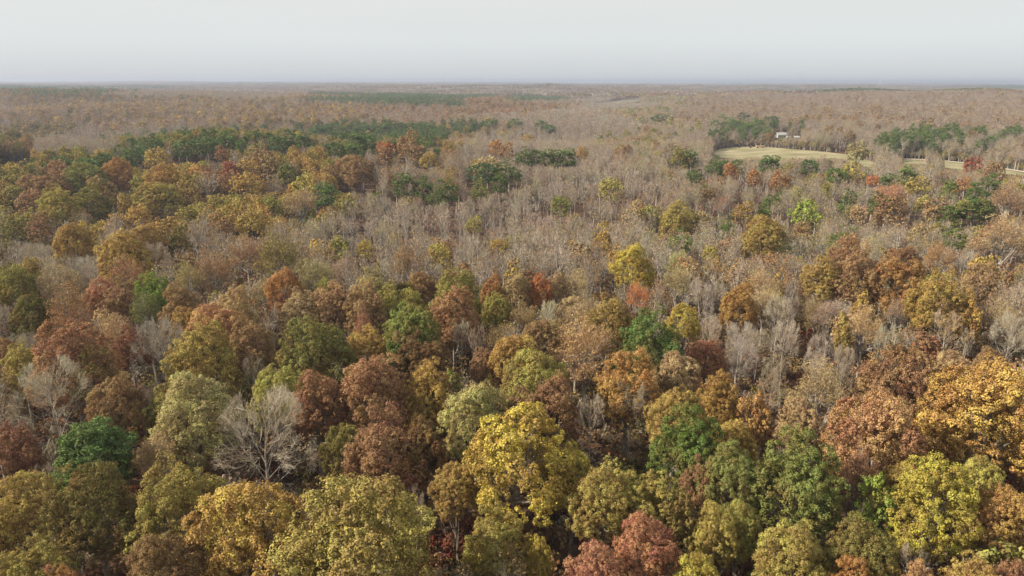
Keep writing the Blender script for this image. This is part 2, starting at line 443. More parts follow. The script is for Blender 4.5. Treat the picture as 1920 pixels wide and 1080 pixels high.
# ------------------------------------------------------------------ colours of crowns (albedo)
PAL = {
    'yellow': (184, 168, 40), 'gold': (196, 156, 60), 'golden orange': (188, 140, 60), 'mustard': (182, 152, 62), 'olive': (154, 146, 58),
    'yellow-olive': (176, 164, 64), 'grey-olive': (168, 160, 94), 'green': (102, 124, 46), 'deep green': (92, 124, 54),
    'olive-green': (132, 138, 58), 'lime': (124, 156, 36), 'tan': (184, 156, 108), 'buff': (186, 144, 92), 'orange': (186, 132, 66),
    'bright orange': (206, 124, 62), 'orange-brown': (166, 128, 84), 'rust': (168, 126, 84), 'russet': (158, 112, 80), 'red': (170, 88, 66),
    'salmon': (190, 130, 92), 'brown': (158, 128, 80), 'dark brown': (142, 108, 64), 'dark olive': (128, 118, 52), 'crimson': (116, 56, 46),
    'pinkish': (174, 148, 128), 'grey': (176, 166, 152), 'pale grey': (180, 174, 152), 'brownish grey': (168, 153, 134),
    'pale green': (128, 138, 76), 'mauve': (152, 131, 115), 'pine': (100, 122, 56), 'bluish pine': (92, 114, 70), 'lime-yellow': (150, 165, 40),
}
def tint_of(name, r=None, j=.06):
    c = np.array(lin(PAL[name]))
    soft = .21 if not name.endswith('pine') else .2
    c = c * (1 - soft) + soft * (c @ np.array([.3, .6, .1])) * np.array([1.08, 1.0, .9])
    if r is not None:
        c = c * (1 + r.uniform(-j * 2, j * 2)) * (1 + r.uniform(-j, j, 3))
    return [float(x) for x in np.clip(c, 0, 1)]

# ------------------------------------------------------------------ catalogue: x, top y, width (in the photo), kind, colour, [landmark name]
CAT = '''
85 662 150 bare|grey|the leaning bare grey tree with fine upswept branches
487 716 192 bare|pale grey|the broad pale grey bare tree with whitish limbs
165 782 148 pine|pine|the round dark green pine between brown crowns
355 702 150 oak|grey-olive
590 697 105 oak|russet
325 880 168 oak|olive|the olive crown flecked with red leaves
165 880 160 oak|dark olive
35 890 125 oak|mustard
45 1015 120 oak|olive
290 1008 165 oak|dark brown
455 905 215 oak|mustard|the wide mustard-tan crown beside the yellow-olive dome
665 912 285 oak|yellow-olive|the huge yellow-olive dome crown
285 810 90 thin|tan
510 685 105 oak|yellow-olive
585 600 135 oak|olive-green|the tall olive-green crown
15 790 80 oak|russet
100 1062 90 oak|orange
690 657 140 oak|buff|the rounded buff-orange crown
737 633 48 narrow|green
800 684 95 oak|mustard
852 700 50 narrow|olive
785 785 110 oak|dark brown
725 767 148 oak|russet|the brick-red rounded crown
642 790 85 loose|dark olive
890 720 132 oak|grey-olive|the pale grey-olive crown
1035 706 112 oak|orange-brown
972 728 80 oak|brown
968 770 210 loose|yellow|the big golden yellow crown
1075 835 85 loose|yellow
856 862 85 loose|mustard
930 950 110 oak|olive
1010 1002 50 loose|yellow
868 978 95 bush|crimson
1110 728 66 slim|pale grey
1186 696 84 bare|pale grey|the tall pale bare tree with a fan of twigs
1005 655 128 oak|yellow-olive
1098 596 112 thin|buff|the half-bare buff tree with forked pale limbs
1180 662 118 oak|golden orange
1278 652 100 oak|tan
1218 594 132 oak|deep green|the deep green round crown
1130 882 118 oak|mustard
1215 882 112 oak|yellow-olive
1210 968 125 oak|salmon|the salmon-orange crown at the bottom
1120 1022 112 oak|salmon
1280 912 62 narrow|dark olive
1270 725 112 oak|mustard
1300 768 135 oak|green|the leafy green crown below the mustard crown
1352 700 88 oak|golden orange
1418 733 56 narrow|orange
1505 745 78 loose|tan
1650 738 172 oak|buff|the low round buff-orange crown
1545 680 100 thin|tan
1700 655 150 oak|orange-brown
1742 617 66 narrow|russet
1795 652 80 oak|tan
1860 650 66 oak|orange-brown
1865 680 205 oak|gold|the great golden crown at the right edge
1768 760 82 oak|gold
1850 850 82 oak|yellow-olive
1890 915 120 oak|golden orange
1765 855 172 loose|yellow|the spreading yellow crown with bare lower limbs
1510 815 165 oak|olive-green|the broad green crown with brown tips
1375 835 112 oak|olive-green
1648 885 62 narrow|lime-yellow
1625 975 135 oak|dark olive
1312 855 68 oak|rust
1345 945 78 oak|yellow-olive
1393 938 72 oak|yellow-olive
1485 975 135 oak|yellow-olive|the pale yellow-tan crown at the bottom edge
1315 1035 92 oak|yellow
1600 1048 80 oak|golden orange
1668 1062 56 oak|gold
1730 1058 82 oak|buff
1835 1042 112 oak|mustard
1905 1050 80 oak|russet
1620 850 90 thin|russet
1690 868 60 oak|mustard
205 700 105 oak|orange-brown
160 655 96 thin|olive
125 610 150 oak|rust|the wide rust crown above the leaning bare tree
35 648 68 oak|yellow-olive
8 632 45 oak|rust
20 396 46 oak|olive
68 402 46 oak|russet
105 400 48 bare|pale grey
130 412 60 oak|mustard
155 409 32 narrow|yellow-olive
152 385 36 thin|rust
225 435 92 oak|mustard|the wide low mustard crown among grey twigs
270 420 60 oak|mustard
310 402 52 oak|mustard
332 425 46 oak|dark olive
285 445 62 bare|grey
392 440 42 thin|buff
400 470 70 thin|orange-brown
460 443 60 thin|rust
520 435 80 thin|olive
470 388 50 oak|mustard
585 480 60 thin|grey-olive
235 482 60 thin|rust
300 490 50 thin|grey-olive
350 492 56 thin|grey-olive
283 513 64 oak|lime|the bright lime green crown
268 545 60 thin|pale green
185 522 62 oak|salmon
218 536 60 oak|orange-brown
235 512 50 oak|brown
112 490 70 thin|tan
125 530 90 thin|brown
20 500 62 oak|olive
57 545 72 oak|dark olive
335 532 78 oak|orange-brown
345 572 52 oak|mustard
430 540 92 oak|tan
400 563 112 oak|buff
370 607 132 oak|mustard|the tall deep mustard crown
465 605 80 oak|brown
530 503 66 oak|orange
557 540 72 oak|tan
620 530 78 oak|buff
606 520 40 oak|olive
195 583 82 thin|tan
293 585 112 bare|grey|the wide grey bare tree beside the mustard crown
237 610 62 oak|russet
472 655 50 slim|brownish grey
130 570 62 thin|russet
645 457 22 narrow|lime-yellow
685 450 30 oak|yellow
823 450 38 oak|yellow-olive
803 462 26 thin|rust
933 443 24 oak|gold
890 405 28 oak|yellow-olive
740 430 32 thin|mustard
830 397 40 thin|pinkish
655 402 36 thin|pinkish
1187 457 70 oak|yellow|the lone yellow crown among bare trees
1152 452 28 narrow|mustard
1122 443 30 thin|rust
700 500 76 oak|grey-olive|the pale olive-buff dome
678 535 76 oak|buff
790 505 52 oak|orange-brown
757 522 40 oak|dark olive
857 508 82 oak|olive
733 535 60 oak|yellow-olive
770 540 42 oak|yellow-olive
767 565 104 oak|olive-green|the light green dome
850 537 96 oak|orange-brown
923 515 46 oak|orange
965 485 42 narrow|mustard
970 513 50 oak|tan
993 500 36 oak|rust
1012 515 46 oak|bright orange|the small bright orange crown
1045 508 46 oak|tan
930 545 56 oak|olive
1080 505 50 thin|tan
1030 553 42 bare|pale grey
1105 490 40 thin|rust
1200 525 46 thin|bright orange
1140 553 88 oak|mustard|the mustard-olive dome left of the deep green crown
1183 578 50 oak|brown
1015 590 82 oak|orange-brown
963 618 92 oak|mustard
905 648 42 oak|orange-brown
1284 567 60 loose|yellow
680 585 36 thin|salmon
685 612 82 oak|mustard
790 625 82 oak|dark brown
760 612 56 oak|brown
1390 530 66 oak|golden orange|the tall golden orange column crown
1593 450 66 oak|rust
1610 475 82 oak|orange-brown
1545 483 66 oak|mustard
1700 455 60 oak|rust
1683 475 88 oak|orange|the wide orange crown behind the forked white tree
1763 453 54 thin|rust
1775 507 108 oak|mustard|the big mustard dome on the right slope
1825 560 36 narrow|gold
1703 513 42 bare|pale grey|the small forked white bare tree
1850 473 52 oak|mustard
1845 495 66 oak|tan
1887 493 32 narrow|orange-brown
1890 405 92 thin|tan
1620 548 34 narrow|gold
1585 590 32 narrow|mustard
1625 575 66 thin|tan
1393 620 66 bare|grey
1465 545 62 bare|pale grey
1315 515 60 bare|grey
1466 500 22 narrow|gold
1488 512 36 thin|rust
1435 405 72 oak|mustard
1512 372 46 oak|lime-yellow|the lime-yellow crown
1677 370 52 oak|orange-brown|the round orange-brown crown on the right slope
1835 365 60 narrow|green
1797 415 46 narrow|green
1690 415 52 thin|tan
1725 430 40 thin|olive
1333 457 26 oak|yellow
1540 430 46 thin|olive
1905 575 82 bare|pale grey
1325 628 68 oak|salmon
1780 570 60 slim|pinkish
1480 590 60 slim|grey
1665 600 46 slim|pale grey
1532 640 46 slim|grey
1453 665 56 bare|brownish grey
865 590 40 slim|brownish grey
895 600 40 slim|brownish grey
22 343 40 oak|olive
55 350 46 oak|rust
105 355 72 oak|yellow-olive
165 345 62 oak|olive
78 318 66 oak|orange-brown
96 326 36 oak|olive-green
155 305 72 oak|olive-green|the wide olive-green crown on the left ridge
215 296 60 oak|golden orange
107 300 46 oak|rust
45 300 52 oak|olive
187 333 52 oak|brown
305 310 62 oak|gold
295 335 78 oak|yellow-olive|the wide yellow-olive crown on the left ridge
350 335 46 oak|mustard
262 322 40 oak|olive
383 312 52 thin|buff
430 301 36 oak|red|the small red crown
428 318 40 oak|rust
460 318 46 oak|mustard
535 303 40 oak|olive-green
488 275 52 oak|orange-brown
505 292 46 oak|brown
465 290 46 oak|mustard
413 274 26 oak|russet
292 272 44 oak|mustard
567 322 42 oak|yellow-olive
513 325 36 thin|brown
560 350 56 thin|tan
258 378 42 oak|mustard
200 368 32 oak|olive
25 243 62 oak|dark olive
723 262 26 oak|bright orange|the tiny bright orange crown beside the pines
765 248 42 oak|orange-brown
770 262 46 oak|orange-brown
720 276 32 oak|rust
805 281 32 oak|mustard
665 290 66 oak|brown
765 292 52 thin|orange-brown
840 256 24 oak|mustard
930 260 28 oak|orange
950 268 28 oak|orange-brown
990 254 28 oak|mustard
1090 273 22 oak|gold
915 287 50 oak|tan
1147 327 46 oak|yellow-olive
1157 347 30 thin|orange-brown
1218 346 32 thin|orange-brown
1108 365 32 thin|orange-brown
1130 378 36 thin|tan
1270 377 56 oak|yellow-olive|the yellow-olive crown in the middle distance
1053 362 38 oak|olive-green
1275 276 36 oak|olive
1370 302 28 oak|orange
1403 298 36 thin|orange
1415 315 30 oak|orange
1465 317 36 oak|orange
1493 298 34 thin|rust
1546 290 30 thin|rust
1597 302 36 oak|yellow-olive
1638 325 22 oak|bright orange
1722 325 36 oak|yellow-olive
1745 300 40 thin|tan
1610 262 40 oak|grey-olive|the rounded buff-green tree at the end of the field
1807 328 30 oak|orange
1670 338 60 thin|salmon
1615 378 36 oak|tan
1757 367 42 oak|buff
1895 345 60 thin|rust
1357 367 32 thin|red
1405 352 26 thin|yellow-olive
1400 378 36 oak|mustard
1825 290 30 oak|red
1868 300 36 oak|rust
1813 228 40 thin|red
290 255 26 pine|pine
353 254 44 pine|pine|the broad pine on the left ridge crest
423 243 34 pine|pine
387 252 30 pine|pine
193 280 30 pine|pine
235 278 30 pine|pine
262 272 30 pine|pine
113 288 26 pine|pine
155 287 36 pine|pine
175 290 24 pine|pine
520 250 30 pine|pine
547 241 30 pine|pine
567 246 28 pine|pine
597 234 30 pine|pine
617 232 28 pine|pine
635 234 26 pine|pine
628 260 30 pine|pine
650 232 26 pine|pine
667 231 28 pine|pine
684 233 28 pine|pine
706 228 28 pine|pine
725 231 26 pine|pine
750 227 26 pine|pine
770 228 26 pine|pine
788 228 26 pine|pine
806 232 28 pine|pine
826 245 28 pine|pine
670 246 30 pine|pine
692 248 28 pine|pine
662 265 28 pine|pine
923 221 28 pine|pine
908 226 20 pine|pine
967 222 26 pine|pine
1015 224 28 pine|pine
1030 230 22 pine|pine
985 276 28 pine|pine
1005 275 26 pine|pine
1027 278 28 pine|pine
1047 279 28 pine|pine
1067 276 30 pine|pine|the end pine of the row before the bare valley
903 298 46 pine|bluish pine
950 300 44 pine|pine|the tallest pine of the dark clump in mid valley
937 322 30 pine|pine
900 335 28 pine|olive-green
755 322 42 pine|pine
793 330 34 pine|pine
838 334 40 pine|pine
820 346 30 pine|pine
608 340 42 pine|pine|the lone dark green pine above pinkish bare trees
1250 212 42 pine|bluish pine
1232 214 24 pine|bluish pine
1295 280 28 pine|pine
1343 293 28 pine|pine
1358 294 24 pine|pine
1384 293 26 pine|pine
1438 290 24 pine|pine
1453 290 24 pine|pine|the dark pine in front of the pale field
1520 293 28 pine|pine
1307 313 24 pine|pine
1571 308 28 pine|pine
1650 358 34 narrow|green
1593 352 28 narrow|green
1703 310 36 pine|green
1667 323 26 pine|green
1783 335 28 pine|green
1860 325 36 pine|green
1830 341 26 pine|green
1780 378 28 pine|green
1433 378 26 pine|green
1395 210 26 pine|bluish pine
1340 222 22 pine|pine
1362 225 24 pine|pine
1380 222 24 pine|pine
1410 228 24 pine|pine
1450 214 24 pine|bluish pine
1708 252 22 pine|pine
1724 248 22 pine|pine
1741 243 24 pine|pine
1758 242 24 pine|pine
1776 245 24 pine|pine
1800 255 20 pine|bluish pine
1843 258 20 pine|bluish pine
1890 238 24 pine|pine
1910 236 24 pine|pine
'''

# ------------------------------------------------------------------ the setting
def link(o, parent=None):
    sc.collection.objects.link(o)
    if parent is not None: o.parent = parent
    return o
def mesh_obj(name, verts, faces, m, parent=None, smooth=False):
    me = bpy.data.meshes.new(name)
    me.from_pydata([tuple(map(float, v)) for v in verts], [], [tuple(map(int, f)) for f in faces]); me.materials.append(m); me.update()
    if smooth: me.shade_smooth()
    return link(bpy.data.objects.new(name, me), parent)
NA, NR = 300, 190
rr_ = np.concatenate([[0], np.geomspace(12, 16500, NR - 1)])
aa_ = np.linspace(0, 2 * math.pi, NA, endpoint=False)
X = rr_[:, None] * np.sin(aa_)[None]; Y = rr_[:, None] * np.cos(aa_)[None]
Zt = terrain(X, Y)
gv = np.stack([X, Y, Zt], -1).reshape(-1, 3)
gf = [(i * NA + j, i * NA + (j + 1) % NA, (i + 1) * NA + (j + 1) % NA, (i + 1) * NA + j) for i in range(NR - 1) for j in range(NA)]
ground = mesh_obj('ground', gv, gf, M['floor'], smooth=True)
ground['kind'] = 'structure'

def sheet(name, outline_px, m, lift, kind='structure', step=9):
    """a flat piece of open land whose outline was read off the photo and set down on the ground"""
    P = np.array([on_level(x, y, 0)[:2] for x, y in outline_px])
    x0, y0 = P.min(0); x1, y1 = P.max(0)
    def inside(x, y):
        c = False; n = len(P)
        for i in range(n):
            a, b = P[i], P[i - 1]
            if (a[1] > y) != (b[1] > y) and x < (b[0] - a[0]) * (y - a[1]) / (b[1] - a[1]) + a[0]: c = not c
        return c
    import bmesh
    bm = bmesh.new()
    vv = [bm.verts.new((p[0], p[1], 0)) for p in P]
    bm.faces.new(vv)
    for ax, lo, hi in ((0, x0, x1), (1, y0, y1)):
        t = lo + step
        while t < hi:
            co = (t, 0, 0) if ax == 0 else (0, t, 0); no = (1, 0, 0) if ax == 0 else (0, 1, 0)
            bmesh.ops.bisect_plane(bm, geom=bm.verts[:] + bm.edges[:] + bm.faces[:], plane_co=co, plane_no=no)
            t += step
    for v in bm.verts: v.co.z = tz(v.co.x, v.co.y) + lift
    me = bpy.data.meshes.new(name); bm.normal_update()
    if bm.faces and sum(f.normal.z for f in bm.faces) < 0: bmesh.ops.reverse_faces(bm, faces=bm.faces[:])
    bm.to_mesh(me); bm.free(); me.materials.append(m)
    o = link(bpy.data.objects.new(name, me)); o['kind'] = kind
    return o, inside, P
CLEAR = []
def clearing(name, outline, m, lift, step=9):
    o, ins, P = sheet(name, outline, m, lift, step=step); CLEAR.append((ins, P.min(0) - 2, P.max(0) + 2)); return o
clearing('field', [(1335, 286), (1352, 279), (1395, 276), (1430, 276), (1480, 280), (1540, 285), (1600, 292), (1640, 305), (1690, 322), (1660, 330), (1600, 316), (1540, 306), (1480, 303), (1400, 301), (1350, 297)], M['meadow'], .5)
clearing('meadow', [(1668, 299), (1700, 300), (1780, 304), (1850, 312), (1960, 330), (1990, 352), (1900, 338), (1800, 328), (1700, 318), (1670, 308)], M['meadow'], .5)
clearing('farm_yard', [(1438, 262), (1450, 256), (1475, 254), (1500, 258), (1516, 262), (1512, 268), (1480, 267), (1445, 268)], M['meadow'], .5)
clearing('valley_meadow', [(1050, 201), (1100, 198), (1140, 192), (1165, 187), (1185, 184.5), (1230, 183.5), (1230, 185.5), (1200, 188), (1195, 192), (1160, 197), (1110, 203), (1055, 205)], M['far_meadow'], .8, 30)
sheet('track', [(1664, 297.6), (1700, 298.8), (1760, 301.5), (1800, 305.5), (1860, 313.5), (1960, 329), (1960, 331.5), (1860, 315.5), (1800, 307.3), (1760, 303.2), (1700, 300.4), (1664, 299)], M['track'], .9)
def is_open(x, y):
    for ins, lo, hi in CLEAR:
        if lo[0] < x < hi[0] and lo[1] < y < hi[1] and ins(x, y): return True
    return False

# ------------------------------------------------------------------ trees
def put_tree(kind, colour, x, y, H, r, near, name, label, group, r_=random.Random(3)):
    nr_ = np.random.default_rng(int(abs(x) * 131 + abs(y) * 17) % 99991)
    root = bpy.data.objects.new(name, None)
    root.empty_display_size = 1
    root.location = (x, y, tz(x, y)); root.rotation_euler = (0, 0, nr_.uniform(0, 6.28))
    link(root)
    root['label'] = label
    root['category'] = {'pine_tree': 'pine tree', 'bare_tree': 'bare tree', 'broadleaf_tree': 'tree', 'bush': 'bush'}[name]
    root['group'] = group
    if near:
        meshes, R0, H0 = NEAR[kind][nr_.integers(len(NEAR[kind]))]
    else:
        e = MID[kind][nr_.integers(len(MID[kind]))]; meshes = e[0][1]; R0, H0 = e[1], e[2]
    root.scale = (r / R0, r / R0 * nr_.uniform(.9, 1.1), H / H0)
    t = tint_of(colour, nr_)
    trunk = None
    for key, me in meshes.items():
        nm = 'limb' if key.startswith('limb') else key
        o = bpy.data.objects.new(nm, me)
        if nm == 'limb': link(o, trunk)
        else: link(o, root)
        if nm == 'trunk': trunk = o
        o['tint'] = t
        if nm == 'crown' and kind in ('oak', 'loose', 'thin'):
            k = min(1.0, max(.72 if near else .55, 2.4 * r / (.72 * H)))        # small crowns are round, not tall
            o.scale = (1, 1, k); o.location = (0, 0, H0 * (1 - k) * .97)
    return root

rows = []
for ln_ in CAT.strip().splitlines():
    a = ln_.split('|'); px, py, w, kind = a[0].split()
    px, py, w = float(px), float(py), float(w)
    if kind not in ('bare', 'slim'): w *= 1.2 if kind == 'pine' and w < 60 else 1.0 if kind == 'pine' else 1.12 if w < 90 else 1.06
    H = 21.0
    for _ in range(3):
        x, y, t = on_level(px, py + .02 * w, H)
        r = max(1.6, min(w * t / F0 / 2, 10.5))
        H = {'pine': min(max(15 + r, 17), 23), 'bare': min(14 + 1.2 * r, 23), 'slim': min(15 + 1.2 * r, 22), 'bush': 5.5,
             'narrow': min(14 + 1.3 * r, 22)}.get(kind, min(max(11.5 + 1.6 * r, 14), 24))
    if is_open(x, y) and 'rounded buff-green' not in ln_:
        # a tree of the field's edge: step towards the camera until clear of the grass
        for i in range(1, 40):
            k = 1 - .006 * i
            if not is_open(x * k, y * k): break
            k = 1 + .006 * i
            if not is_open(x * k, y * k): break
        x, y, t, r = x * k, y * k, t * k, r * k
        rv = ray(px, py); H = min(max(ZC + rv[2] / math.hypot(rv[0], rv[1]) * math.hypot(x, y) - tz(x, y), 6), 24)
    rows.append(dict(px=px, py=py, w=w, kind=kind, colour=a[1], nick=a[2] if len(a) > 2 else None, x=x, y=y, t=t, H=H, r=r, d=math.hypot(x, y), hero=True))
HX = np.array([[q['x'], q['y'], q['r'], q['px'], q['py'], q['w'], q['t'], {'slim': 2.3, 'bare': 1.15}.get(q['kind'], .92)] for q in rows])

fr = np.random.default_rng(21)
# what grows where between the catalogued trees (places read off the photo, in its pixels)
def zone(px, py):
    """list of (kind, colour, weight)"""
    k_ = min(1.0, max(.12, (py - 150) / 120))
    px = px + 40 * math.sin(py / (17 * k_ + 2)) + 22 * math.sin(px / 31 + py / 9) + fr.normal() * 12
    py = py + k_ * (9 * math.sin(px / 47 + 1) + 6 * math.sin(px / 19)) + fr.normal() * 3 * k_
    B = [('slim', 'grey', 2), ('slim', 'brownish grey', 3), ('bare', 'brownish grey', 2), ('bare', 'grey', 1)]
    def inb(x0, y0, x1, y1): return x0 <= px <= x1 and y0 <= py <= y1
    if py < 163: return [('oak', 'mauve', 3), ('thin', 'brown', 2), ('pine', 'bluish pine', 2.2)]
    if inb(630, 165, 880, 190) and py > 169 + abs(px - 760) * .04: return [('pine', 'bluish pine', 4), ('thin', 'mauve', 3)]
    if inb(940, 168, 1110, 182): return [('pine', 'bluish pine', 3), ('thin', 'mauve', 3)]
    if inb(0, 163, 230, 178): return [('pine', 'bluish pine', 3), ('oak', 'brown', 3), ('thin', 'mauve', 3)]
    if inb(0, 178, 720, 232): return [('thin', 'orange-brown', 3), ('oak', 'brown', 2), ('thin', 'mauve', 5), ('thin', 'tan', 2), ('bare', 'brownish grey', 3), ('oak', 'mustard', .8), ('oak', 'dark olive', .8)]
    if px < 80 and 232 < py < 300: return [('oak', 'dark olive', 5), ('oak', 'brown', 2)]
    if 60 < px < 520 and abs(py - (298 - .125 * px)) < 11: return [('pine', 'pine', 4), ('oak', 'olive', 4), ('bare', 'brownish grey', 1), ('oak', 'mustard', 1)]
    if px < 520 and py < 284 + (0 if px > 260 else 14): return B * 2 + [('thin', 'pinkish', 6), ('thin', 'brown', 2), ('thin', 'tan', 2)]
    if 470 < px < 850 and 224 < py < 268: return [('pine', 'pine', 5), ('thin', 'orange-brown', 3), ('oak', 'mustard', 1)]
    if px < 850 and py < 240: return [('thin', 'pinkish', 5), ('thin', 'orange-brown', 3), ('oak', 'brown', 1), ('bare', 'brownish grey', 3)]
    if px < 1000 and py < 210: return [('thin', 'orange-brown', 4), ('thin', 'pinkish', 4), ('oak', 'rust', 1), ('oak', 'brown', 2)]
    if px > 1290 and py < 268:
        if inb(1330, 214, 1430, 242): return [('pine', 'pine', 2.5), ('thin', 'brown', 3), ('thin', 'mauve', 2)]
        if inb(1690, 240, 1800, 272) or inb(1870, 232, 1920, 262): return [('pine', 'pine', 3), ('thin', 'mauve', 4)]
        return [('thin', 'mauve', 9), ('thin', 'orange-brown', 1.5), ('oak', 'brown', 1), ('thin', 'pinkish', 3), ('bare', 'brownish grey', 3), ('thin', 'tan', 3), ('thin', 'grey-olive', 1)]
    if px > 1290 and py < 300: return [('thin', 'brown', 3), ('bare', 'brownish grey', 4), ('thin', 'grey-olive', 2), ('pine', 'bluish pine', 1), ('thin', 'pinkish', 3)]
    W = math.sin(px / 90 + 1.7) * math.sin(py / 37 + px / 300) + .5 * math.sin(px / 41 + py / 23)      # stands of warmer trees
    warm = [('thin', 'orange-brown', 6), ('oak', 'orange-brown', 1.2), ('oak', 'mustard', .6), ('thin', 'tan', 3), ('oak', 'olive', .5)] if W > .5 else []
    if px > 1180 and py < 490: return warm * 2 + B + [('oak', 'tan', 1), ('oak', 'olive', 1), ('oak', 'yellow-olive', .5), ('thin', 'tan', 5), ('thin', 'orange-brown', 3), ('thin', 'pinkish', 4), ('thin', 'olive', 1.5), ('pine', 'green', 1), ('oak', 'orange-brown', .7), ('thin', 'grey-olive', 2.5)]
    if px < 640 and py < 395: return [('oak', 'olive', 6), ('oak', 'mustard', 6), ('oak', 'gold', 2), ('oak', 'olive-green', 2), ('thin', 'brown', 2), ('oak', 'orange-brown', 2), ('bare', 'brownish grey', 1)]
    if px < 900 and py < 345: return warm + [('thin', 'orange-brown', 5), ('thin', 'tan', 3), ('thin', 'pinkish', 3), ('bare', 'brownish grey', 2), ('oak', 'orange-brown', 1.5), ('oak', 'mustard', 1)]
    if py < 400: return warm + B * 4 + [('thin', 'pinkish', 7), ('thin', 'tan', 3), ('thin', 'orange-brown', 1), ('thin', 'grey-olive', 2)]
    if py < 560: return warm + B * 3 + [('oak', 'olive', .6), ('oak', 'tan', .6), ('oak', 'orange-brown', .5), ('thin', 'pinkish', 2), ('thin', 'tan', 5), ('thin', 'brown', 3), ('thin', 'orange-brown', 2), ('thin', 'pinkish', 3), ('thin', 'grey-olive', 2), ('oak', 'mustard', .4)]
    if py < 700: return B * 3 + [('oak', 'mustard', 2), ('oak', 'orange-brown', 1.5), ('oak', 'olive', 1), ('thin', 'brown', 4), ('thin', 'tan', 3), ('thin', 'orange-brown', 2)]
    return [('slim', 'brownish grey', 3), ('bare', 'brownish grey', 2), ('thin', 'brown', 2), ('oak', 'mustard', 2), ('oak', 'olive', 2), ('thin', 'tan', 2), ('thin', 'russet', .5)]

# open views over low wood: spots of grass that the photo shows, each with the distance it is seen at
OPEN = []
for ax_, ay_ in [(x, y) for x in range(1345, 1600, 9) for y in (284, 289, 294)] + [(x, 256) for x in (1460, 1470, 1494)] + [(x, y) for x in range(1700, 1925, 11) for y in (304 + (x - 1700) * .1,) if not (1741 < x < 1770 or 1835 < x < 1870)] + [(x, 189) for x in range(1160, 1196, 8)] + [(x, 300 + (x - 1600) * .3) for x in range(1606, 1640, 9)] + [(1424, 277)]:
    OPEN.append((ax_, ay_, on_level(ax_, ay_, 0)[2]))
OPEN = np.array(OPEN)
def view_room(x, y, z, H, r, least=7):
    """height a tree may have before it hides open grass behind it (0 = no room)"""
    px, py, dep = (float(v) for v in project(x, y, z + H))
    rp = r * F0 / dep + 3
    k = (np.abs(OPEN[:, 0] - px) < rp) & (OPEN[:, 2] > dep * 1.01) & (py < OPEN[:, 1] + 3)
    if not k.any(): return H
    H2 = H - (OPEN[k, 1].max() + 3 - py) * dep / F0
    return H2 if H2 > least else 0
fill = []
HALF = math.radians(43)
def ring(d0, d1, s, jit=.38):
    n = int(d1 * 1.1 / s)
    xs, ys = np.meshgrid(np.arange(-n, n + 1) * s, np.arange(0, n + 1) * s)
    xs = xs + fr.uniform(-jit, jit, xs.shape) * s; ys = ys + fr.uniform(-jit, jit, ys.shape) * s
    d = np.hypot(xs, ys); az = np.arctan2(xs, ys)
    k = (d >= d0) & (d < d1) & (np.abs(az) < HALF)
    return np.stack([xs[k], ys[k]], 1)
for x, y in ring(44, 620, 7.6):
    d = math.hypot(x, y)
    z = tz(x, y)
    ppx, ppy, dep = project(x, y, z + 19)
    if is_open(x, y): continue
    zn = zone(float(ppx), float(ppy))
    w_ = np.array([q[2] for q in zn], float); k = fr.choice(len(zn), p=w_ / w_.sum()); kind, colour, _ = zn[k]
    r = {'oak': fr.uniform(3.6, 5.8), 'thin': fr.uniform(3.2, 5), 'pine': fr.uniform(3, 4.2), 'bare': fr.uniform(3, 5), 'slim': fr.uniform(2, 3.2), 'narrow': 3}[kind]
    H = fr.uniform(15.5, 20.5)
    if d > 300:
        H2 = view_room(x, y, z, H, r)
        if not H2: continue
        r *= max(.5, H2 / H); H = H2
    dd = np.hypot(HX[:, 0] - x, HX[:, 1] - y)
    if (dd < HX[:, 2] * .85 + r * .45).any(): continue
    ppx, ppy, dep = (float(v) for v in project(x, y, z + H))
    rpx = r * F0 / dep
    vis = HX[:, 7]
    back = (HX[:, 6] > dep * .97) & (np.abs(HX[:, 3] - ppx) < .42 * HX[:, 5] + .8 * rpx)
    lim = np.where(back, HX[:, 4] + vis * HX[:, 5], -1e9)
    conflict = back & (ppy < lim) & (ppy + 10 * F0 / dep > HX[:, 4])
    if conflict.any():
        need = lim[conflict].max()
        H2 = H - (need - ppy) * dep / F0 * 1.02
        if H2 < (6.5 if d < 170 else 9): continue
        r *= max(.55, H2 / H); H = H2; ppy = need; rpx = r * F0 / dep
    fill.append(dict(px=ppx, py=ppy, w=2 * rpx, kind=kind, colour=colour, nick=None, x=x, y=y, t=dep, H=H, r=r, d=d, hero=False))

# which of them show: a coarse depth picture of all crowns, near ones first
BW, BH = 480, 270
buf = np.zeros((BH, BW), bool)
allt = sorted(rows + fill, key=lambda q: q['t'])
for q in allt:
    cx, rx = q['px'] / 4, max(q['w'] / 8, .6); top = q['py'] / 4; hh = max(q['H'] * .6 * F0 / q['t'] / 4 * .95, 1)
    x0, x1 = int(max(0, cx - rx)), int(min(BW, cx + rx + 1)); y0, y1 = int(max(0, top)), int(min(BH, top + hh + 1))
    if x1 <= x0 or y1 <= y0: q['show'] = 0; continue
    yy, xx = np.mgrid[y0:y1, x0:x1]
    m_ = ((xx - cx) / rx) ** 2 + ((yy - top - hh / 2) / (hh / 2)) ** 2 <= 1
    sub_ = buf[y0:y1, x0:x1]
    q['show'] = int((m_ & ~sub_).sum())
    q['area'] = int(m_.sum())
    sub_ |= m_ if q['kind'] in ('oak', 'pine', 'loose', 'narrow', 'thin') else (m_ & (fr.random(m_.shape) < .6))
LEAFY = ('oak', 'loose', 'thin', 'narrow')
n_leaf = sum(q['kind'] in LEAFY for q in rows); n_bare = sum(q['kind'] in ('bare', 'slim') for q in rows)
cand = sorted([q for q in fill if q['show'] > 6], key=lambda q: -q['show'])
picked = []
for q in cand:
    if q['kind'] in LEAFY and n_leaf < 300: n_leaf += 1; picked.append(q)
    elif q['kind'] in ('bare', 'slim') and n_bare < 120: n_bare += 1; picked.append(q)
pid = set(id(q) for q in picked)
rest = [q for q in fill if id(q) not in pid]
